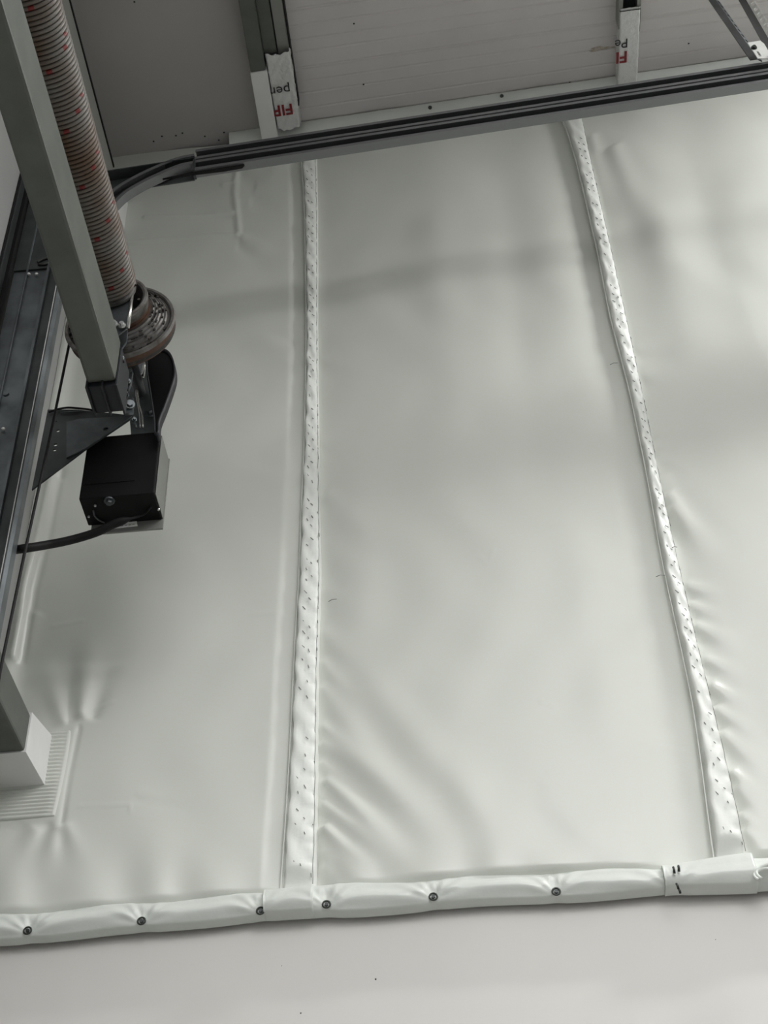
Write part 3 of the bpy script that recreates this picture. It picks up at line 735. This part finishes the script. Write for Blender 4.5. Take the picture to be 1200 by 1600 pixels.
# bearing plate between spring and drum
bearing = thing('bearing_bracket', 'grey pressed-steel bearing bracket with bright bolts between spring and drum', 'bracket', (-0.76, 2.15, 2.66))
q = [PY(u, v, 2.145) for u, v in ((160, 462), (206, 448), (207, 452), (201, 512), (183, 526), (150, 520))]
link('plate', plate_mesh([(p.x, p.z) for p in q], [], 0.004, XZ(2.145)), M['galv'], bearing)
a, b = PY(208, 449, 2.138), PY(200, 512, 2.138); link('flange', tube_mesh([a, b], 0.0042, 8), M['rod'], bearing)
for (u, v) in ((191, 509), (179, 507)):
    p = PY(u, v, 2.135); bm = bmesh.new(); bolt_bm(bm, p, (0, -1, 0), 0.0055, 0.010); link('bolt', from_bm(bm), M['zinc'], bearing)
# bracket leg beside the tube down to the gusset: folded straps
q = [PY(u, v, 2.20) for u, v in ((182, 522), (200, 515), (198, 535), (191, 545), (193, 572), (184, 560), (178, 534))]
link('strap', plate_mesh([(p.x, p.z) for p in q], [], 0.006, XZ(2.20)), M['galv'], bearing)
q = [PY(u, v, 2.29) for u, v in ((192, 566), (200, 568), (208, 582), (205, 600), (201, 612), (196, 608), (190, 585))]
link('clamp', plate_mesh([(p.x, p.z) for p in q], [circ(*xz(200, 584, 2.29), 0.004)], 0.008, XZ(2.29)), M['galv'], bearing)
q = [PY(u, v, 2.335) for u, v in ((189, 590), (196, 600), (200, 625), (208, 622), (208, 646), (195, 648), (191, 620))]
link('clamp', plate_mesh([(p.x, p.z) for p in q], [], 0.008, XZ(2.335)), M['galv'], bearing)
for (u, v, y, r) in ((186, 545, 2.19, .004), (191, 560, 2.19, .004), (202, 578, 2.28, .0055), (200, 596, 2.28, .0055), (196, 606, 2.28, .005), (203, 632, 2.325, .010), (198, 618, 2.325, .005), (210, 656, 2.40, .005)):
    p = PY(u, v, y); bm = bmesh.new(); bolt_bm(bm, p, (0.3, -1, -0.3), r * 0.8, 0.008); link('bolt', from_bm(bm), M['galv'], bearing)
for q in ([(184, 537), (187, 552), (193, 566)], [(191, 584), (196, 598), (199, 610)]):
    link('slot_shadow_line', tube_mesh(smooth_path([PY(u, v, 2.275 if v > 580 else 2.19) for u, v in q], 4), 0.0028, 6), M['rubber'], bearing)  # black tubes stand in for the shade in the bracket slots

# gusset plate
gus = thing('gusset_plate', 'flat grey steel gusset plate with holes, tied to the left rail below the tube', 'bracket', (-1.0, 2.42, 2.6))
YG = 2.42
q = [xz(u, v, YG) for u, v in ((50, 766), (75, 641), (120, 641), (206, 650), (209, 652), (135, 702))]
hl = [circ(*xz(u, v, YG), r) for (u, v, r) in ((88, 660, .0030), (91, 674, .0048), (87, 696, .0050), (85.5, 704, .0045))]
g = link('plate', plate_mesh(q, hl, 0.005, XZ(YG)), M['galvd'], gus)
q = [xz(u, v, YG - 0.006) for u, v in ((104, 660), (125, 655), (206, 651), (136, 700), (104, 716))]
link('doubler', plate_mesh(q, [circ(*xz(165.5, 671, YG - .006), .0065)], 0.004, XZ(YG - 0.006)), M['galv'], gus)
a = [PY(u, v, YG - 0.01) for u, v in ((76, 644), (92, 639), (108, 637), (132, 639), (146, 641))]
link('cable_tie', tube_mesh(smooth_path(a, 5), 0.0028, 6), M['rubber'], gus)
link('stiffener', tube_mesh([PY(94, 645, YG - .008), PY(124, 642, YG - .008)], 0.002, 6), M['galv'], gus)
# ================================================================== operator (black box)
op = thing('door_operator', 'black box-shaped door motor housing with grey base plate under the drum', 'motor', (-0.77, 2.54, 2.40))
x0, x1, yf, yb, zb, ztp = -0.868, -0.688, 2.45, 2.545, 2.400, 2.608
bm = bmesh.new(); box_bm(bm, (x0, yf, zb), (x1, yb, ztp), 0.0035); link('housing', from_bm(bm), M['black'], op)
box('housing_lid', (x0 + .06, yf + .012, ztp), (x1 - .02, yb, ztp + 0.010), M['black'], op, 0.003)
box('side_panel', (x1 + .0005, yf + .01, zb + .004), (x1 + .0025, yb, ztp - 0.004), M['basegrey'], op, 0.001)
box('base_plate', (x0 + 0.008, yb, zb - 0.028), (x1 + 0.004, yb + 0.005, ztp), M['basegrey'], op, 0.001)
box('seam_rib', (x0 + .01, yf - .0015, zb + 0.045), (x0 + .13, yf, zb + 0.048), M['black'], op, 0)
def on_bottom(u, v): return PZ(u, v, zb - 0.0005)
p = on_bottom(171, 782); bm = bmesh.new(); bolt_bm(bm, p, (0, 0, -1), 0.0085, 0.010, True); link('hex_bolt', from_bm(bm), M['galv'], op)
for (u, v) in ((149, 789), (248, 795), (139, 806)):
    p = on_bottom(u, v); bm = bmesh.new(); bolt_bm(bm, p, (0, 0, -1), 0.003, 0.004, False, 10); link('screw', from_bm(bm), M['zinc'], op)
link('wire', tube_mesh(smooth_path([on_bottom(*q) + Vector((0, 0, -0.004)) for q in ((146, 795), (148, 804), (155, 811), (164, 815))], 5), 0.0022, 6), M['galvd'], op)
lab = [xz(u, v, yb - 0.001) for u, v in ((177, 817), (213, 811), (215, 822), (179, 826))]
lb = link('rating_label', plate_mesh(lab, [], 0.0012, XZ(yb - 0.0012)), M['label'], op, label='small white rating sticker')
for k in range(5):
    a = PY(183 + k * 6, 822.5 - k * 0.8, yb - 0.003); link('print_mark', tube_mesh([a, a + Vector((0.005, 0, 0.0004))], 0.0006, 4), M['screw'], lb)
# flexible power cable
pp = [on_bottom(236, 790) + Vector((0, 0, -.006)), on_bottom(225, 800) + Vector((0, 0, -.008)), PY(205, 810, 2.49), PY(180, 818, 2.49), PY(150, 832, 2.50), PY(110, 844, 2.50), PY(70, 852, 2.47), PY(38, 857, 2.44), PY(24, 859, 2.47)]
sp = smooth_path(pp, 6); rad = [0.0028 if i < 13 else min(0.0105, 0.0028 + (i - 12) * 0.0022) for i in range(len(sp))]
tag(link('power_cable', tube_mesh(sp, rad, 10), M['rubber']), 'thick black power cable sagging from the motor box to the left rail', 'cable')

# drive guard and rear plate
guard = thing('drive_guard', 'black teardrop-shaped drive guard between cable drum and motor box', 'guard', (-0.70, 2.45, 2.62))
YD = 2.40
g_px = [(228, 560), (236, 548), (252, 543), (263, 548), (270, 562), (272, 580), (268, 598), (256, 632), (247, 655), (246, 672), (241, 672), (240, 650), (234, 610), (229, 580)]
outl = [xz(u, v, YD) for u, v in g_px]
link('cover', plate_mesh(outl, [], 0.004, XZ(YD + 0.014)), M['black'], guard)
cl = [Vector((x, YD + 0.004, z)) for x, z in outl]; cl = smooth_path(cl[0:] + [cl[0]], 4)
def rim(pathp, dep, th):
    v = []; f = []; n = len(pathp)
    for p in pathp: v += [(p.x, p.y, p.z), (p.x, p.y + dep, p.z)]
    for i in range(n - 1): f.append((2 * i, 2 * i + 1, 2 * i + 3, 2 * i + 2))
    return pyd(v, f, True)
rm = link('rim', rim(cl, 0.028, 0), M['blackp'], guard); md = rm.modifiers.new('s', 'SOLIDIFY'); md.thickness = 0.004; md.offset = 0
q = [xz(u, v, 2.47) for u, v in ((196, 560), (232, 556), (236, 600), (243, 650), (245, 680), (205, 680), (200, 620))]
rear = link('rear_plate', plate_mesh(q, [], 0.004, XZ(2.47)), M['galv'], guard, label='blue-grey steel plate')
p = PY(235, 645, 2.465); bm = bmesh.new(); bolt_bm(bm, p, (0, -1, 0), 0.010, 0.012, True); link('bolt', from_bm(bm), M['galv'], guard)
for (px, r, m) in (([(226, 568), (222, 590)], 0.0055, 'rod'), ([(219, 590), (215, 605), (217, 630), (222, 648), (223, 668)], 0.0022, 'rod'), ([(214, 602), (213, 620), (218, 645), (219, 668)], 0.0020, 'rod'),
                   ([(211, 622), (210, 650), (213, 668)], 0.0024, 'galv')):
    link('rod', tube_mesh(smooth_path([PY(u, v, 2.44) for u, v in px], 5), r, 8), M[m], guard)

# ================================================================== purlins
def quad_prism(x0, x1, y0, y1, zlow, ztop_off=0.0, bevel=0.002):
    """bar hung from the ceiling; zlow = drop below the ceiling"""
    v = [Vector((x, y, zceil(x) - d)) for y in (y0, y1) for x, d in ((x0, zlow), (x1, zlow), (x1, ztop_off), (x0, ztop_off))]
    bm = bmesh.new(); vs = [bm.verts.new(p) for p in v]
    for q in ((0, 1, 2, 3), (4, 7, 6, 5), (0, 4, 5, 1), (1, 5, 6, 2), (2, 6, 7, 3), (3, 7, 4, 0)): bm.faces.new([vs[i] for i in q])
    if bevel: bmesh.ops.bevel(bm, geom=bm.edges[:], offset=bevel, segments=2, affect='EDGES')
    return from_bm(bm)
def film(x0, x1, y0, y1, drop, amp, seed):
    """crumpled film sleeve hugging a bar under the ceiling"""
    rr = np.random.default_rng(seed); ny = 44; nc = 30; v = []; f = []; p1, p2 = rr.uniform(0, 6, 2)
    for i in range(ny + 1):
        y = y0 + (y1 - y0) * i / ny
        for j in range(nc + 1):
            t = j / nc
            if t < 0.25: x, d = x0, drop * t / 0.25
            elif t < 0.75: x, d = x0 + (x1 - x0) * (t - 0.25) / 0.5, drop
            else: x, d = x1, drop * (1 - t) / 0.25
            c = amp * (math.sin(y * 64 + 7 * t * 3 + p1 + 2 * math.sin(y * 31 + t * 9)) * math.sin(t * 15 + y * 47 + p2) + 0.5 * abs(math.sin(y * 97 + t * 29 + 2 * math.sin(t * 11))))
            e = amp * (1.2 * math.sin(t * 13 + p2) + 0.8 * math.sin(t * 37)) if i in (0, ny) else 0
            v.append((x + (c if t < 0.25 or t > 0.75 else 0), y + e, zceil(x) - d - c))
    n = nc + 1
    for i in range(ny):
        for j in range(nc): f.append((i * n + j, i * n + j + 1, (i + 1) * n + j + 1, (i + 1) * n + j))
    return pyd(v, f, True)
# ceiling-plane text frame: reads rotated by half a turn as in the photo
def text_frame(u, v, drop, rot=0.0):
    p = PC(u, v, drop); n = Vector((0.09, 0, -1)).normalized()
    ex = Vector((-1, 0, -0.09)).normalized(); ey = n.cross(ex).normalized()
    T = Matrix(((ex.x, ey.x, n.x, p.x), (ex.y, ey.y, n.y, p.y), (ex.z, ey.z, n.z, p.z), (0, 0, 0, 1)))
    return T @ Matrix.Rotation(rot, 4, 'Z')
pl = thing('roof_purlin', 'grey steel purlin nearer the left, half in white collar, half in printed film', 'purlin', (-0.52, 2.9, 4.68), 'ceiling purlins')
D1 = 0.085
def pcx(u, v, d): p = PC(u, v, d); return p.x, p.y
xA0, _ = pcx(391, 108, D1); xA1, yA = pcx(415, 110, D1); xB1, yB = pcx(432, 81, 0.06); xC1, _ = pcx(458, 110, 0.05)
link('bottom_flange', quad_prism(xA0, xA1, -1.0, yA, D1), M['tube'], pl)
link('web', quad_prism(xA1 + .001, xB1, -1.0, yB + 0.005, 0.055), M['tube'], pl)
link('side_flange', quad_prism(xB1 + .004, xC1 - 0.002, -1.0, 2.86, 0.045), M['paleb'], pl)
link('collar', quad_prism(xA0 - .002, xA1 + .004, yA, 3.0, D1 + 0.004), M['collar'], pl, label='smooth white end collar')
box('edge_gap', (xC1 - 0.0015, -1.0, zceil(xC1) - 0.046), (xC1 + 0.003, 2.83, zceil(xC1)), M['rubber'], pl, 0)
fm = link('film_wrap', film(xA1 + 0.006, xC1 - 0.002, yB, 2.90, 0.074, 0.0032, 3), M['film'], pl, label='crumpled white film with red and black print')
link('lettering', text_mesh('per', 0.052, text_frame(453, 133, 0.079)), M['ink'], fm)
link('lettering', text_mesh('FIP', 0.060, text_frame(457, 162, 0.079), bold=0.0012), M['redink'], fm)
pr_ = thing('roof_purlin', 'white film-wrapped steel purlin right of centre printed with a red F', 'purlin', (0.78, 2.9, 4.73), 'ceiling purlins')
xa0, _ = pcx(966, 50, 0.07); xa1, _ = pcx(1000, 50, 0.07); xi0, yi = pcx(973, 12, 0.07)
link('side_flange', quad_prism(xa0, xa0 + 0.014, -1.0, 2.70, 0.07, bevel=0.001), M['paleb'], pr_)
link('side_flange', quad_prism(xa1 - 0.014, xa1, -1.0, 2.72, 0.07, bevel=0.001), M['paleb'], pr_)
link('web', quad_prism(xa0 + 0.015, xa1 - 0.015, -1.0, 2.72, 0.03, bevel=0.001), M['galvd'], pr_)
fm2 = link('film_wrap', film(xa0 + 0.004, xa1 - 0.003, PC(985, 12, 0.075).y, 2.93, 0.075, 0.0007, 5), M['film'], pr_, label='white film with black and red print')
band = film(xa0 + 0.002, xa1 - 0.001, 2.625, 2.629, 0.079, 0.0002, 5); link('tape_edge', band, M['screw'], fm2)
link('lettering', text_mesh('Pe', 0.050, text_frame(982, 60, 0.0785)), M['ink'], fm2)
link('lettering', text_mesh('FI', 0.062, text_frame(981, 80, 0.0785), bold=0.0014), M['redink'], fm2)

# ================================================================== hanger struts (slotted steel angles)
def slotted_angle(p0, p1, wa, wb, wdir, hdir, th, m1, m2, parent, nslots, name='strut'):
    """p0->p1 axis; plain leg width wa along wdir, slotted leg width wb along hdir"""
    ax = (p1 - p0); L = ax.length; ax.normalize(); wd = (wdir - wdir.dot(ax) * ax).normalized(); hd = ax.cross(wd).normalized()
    if hd.dot(hdir) < 0: hd = -hd
    def fr(o, ex, ey): n = ex.cross(ey); return Matrix(((ex.x, ey.x, n.x, o.x), (ex.y, ey.y, n.y, o.y), (ex.z, ey.z, n.z, o.z), (0, 0, 0, 1)))
    a = plate_mesh([(0, 0), (L, 0), (L, wa), (0, wa)], [], th, fr(p0, ax, wd))
    link('plain_leg', a, m1, parent)
    sl = []; s = L / nslots
    for k in range(nslots): sl.append([(s * (k + .18), wb * .3), (s * (k + .72), wb * .3), (s * (k + .72), wb * .8), (s * (k + .18), wb * .8)])
    b = plate_mesh([(0, 0), (L, 0), (L, wb), (0, wb)], sl, th, fr(p0 + wd * wa, ax, (wd * 0.82 + hd * 0.57).normalized()))
    link('slotted_leg', b, m2, parent)
h1 = thing('hanger_strut', 'dark slotted steel angle slanting up left from the track at the top right corner', 'strut', (1.05, 2.45, 3.97), 'hanger struts')
h2 = thing('hanger_strut', 'bright slotted steel angle at the far top right corner, slots clearly open', 'strut', (1.1, 2.45, 3.97), 'hanger struts')
pA0 = PY(1172, 94, 2.44); pA1 = PC(1107, 0, 0.02); ext = (pA1 - pA0) * 0.0
slotted_angle(pA0, pA1, 0.022, 0.017, Vector((1, 0, 0.2)), Vector((0, 1, 0.5)), 0.003, M['galvd'], M['galv'], h1, 12)
pB0 = PY(1204, 90, 2.42); pB1 = PC(1154, 0, 0.02)
slotted_angle(pB0, pB1, 0.024, 0.022, Vector((1, 0, 0.2)), Vector((0, -1, -0.4)), 0.003, M['railin'], M['bright'], h2, 10)
hp = thing('hanger_plate', 'white zinc connecting plate with slots between the struts and the track', 'bracket', (1.1, 2.435, 3.97))
q = [xz(u, v, 2.433) for u, v in ((1168, 67), (1188, 64), (1194, 69), (1203, 84), (1203, 92), (1184, 92))]
s1 = [xz(u, v, 2.433) for u, v in ((1173, 70), (1177, 70), (1181, 77), (1177, 79))]; s2 = [xz(u, v, 2.433) for u, v in ((1182, 81), (1185, 81), (1190, 88), (1187, 90))]
link('plate', plate_mesh(q, [s2], 0.003, XZ(2.433)), M['bright'], hp)
p = PY(1178, 75, 2.431); bm = bmesh.new(); bolt_bm(bm, p, (0, -1, -.3), 0.006, 0.008); link('bolt', from_bm(bm), M['screw'], hp)
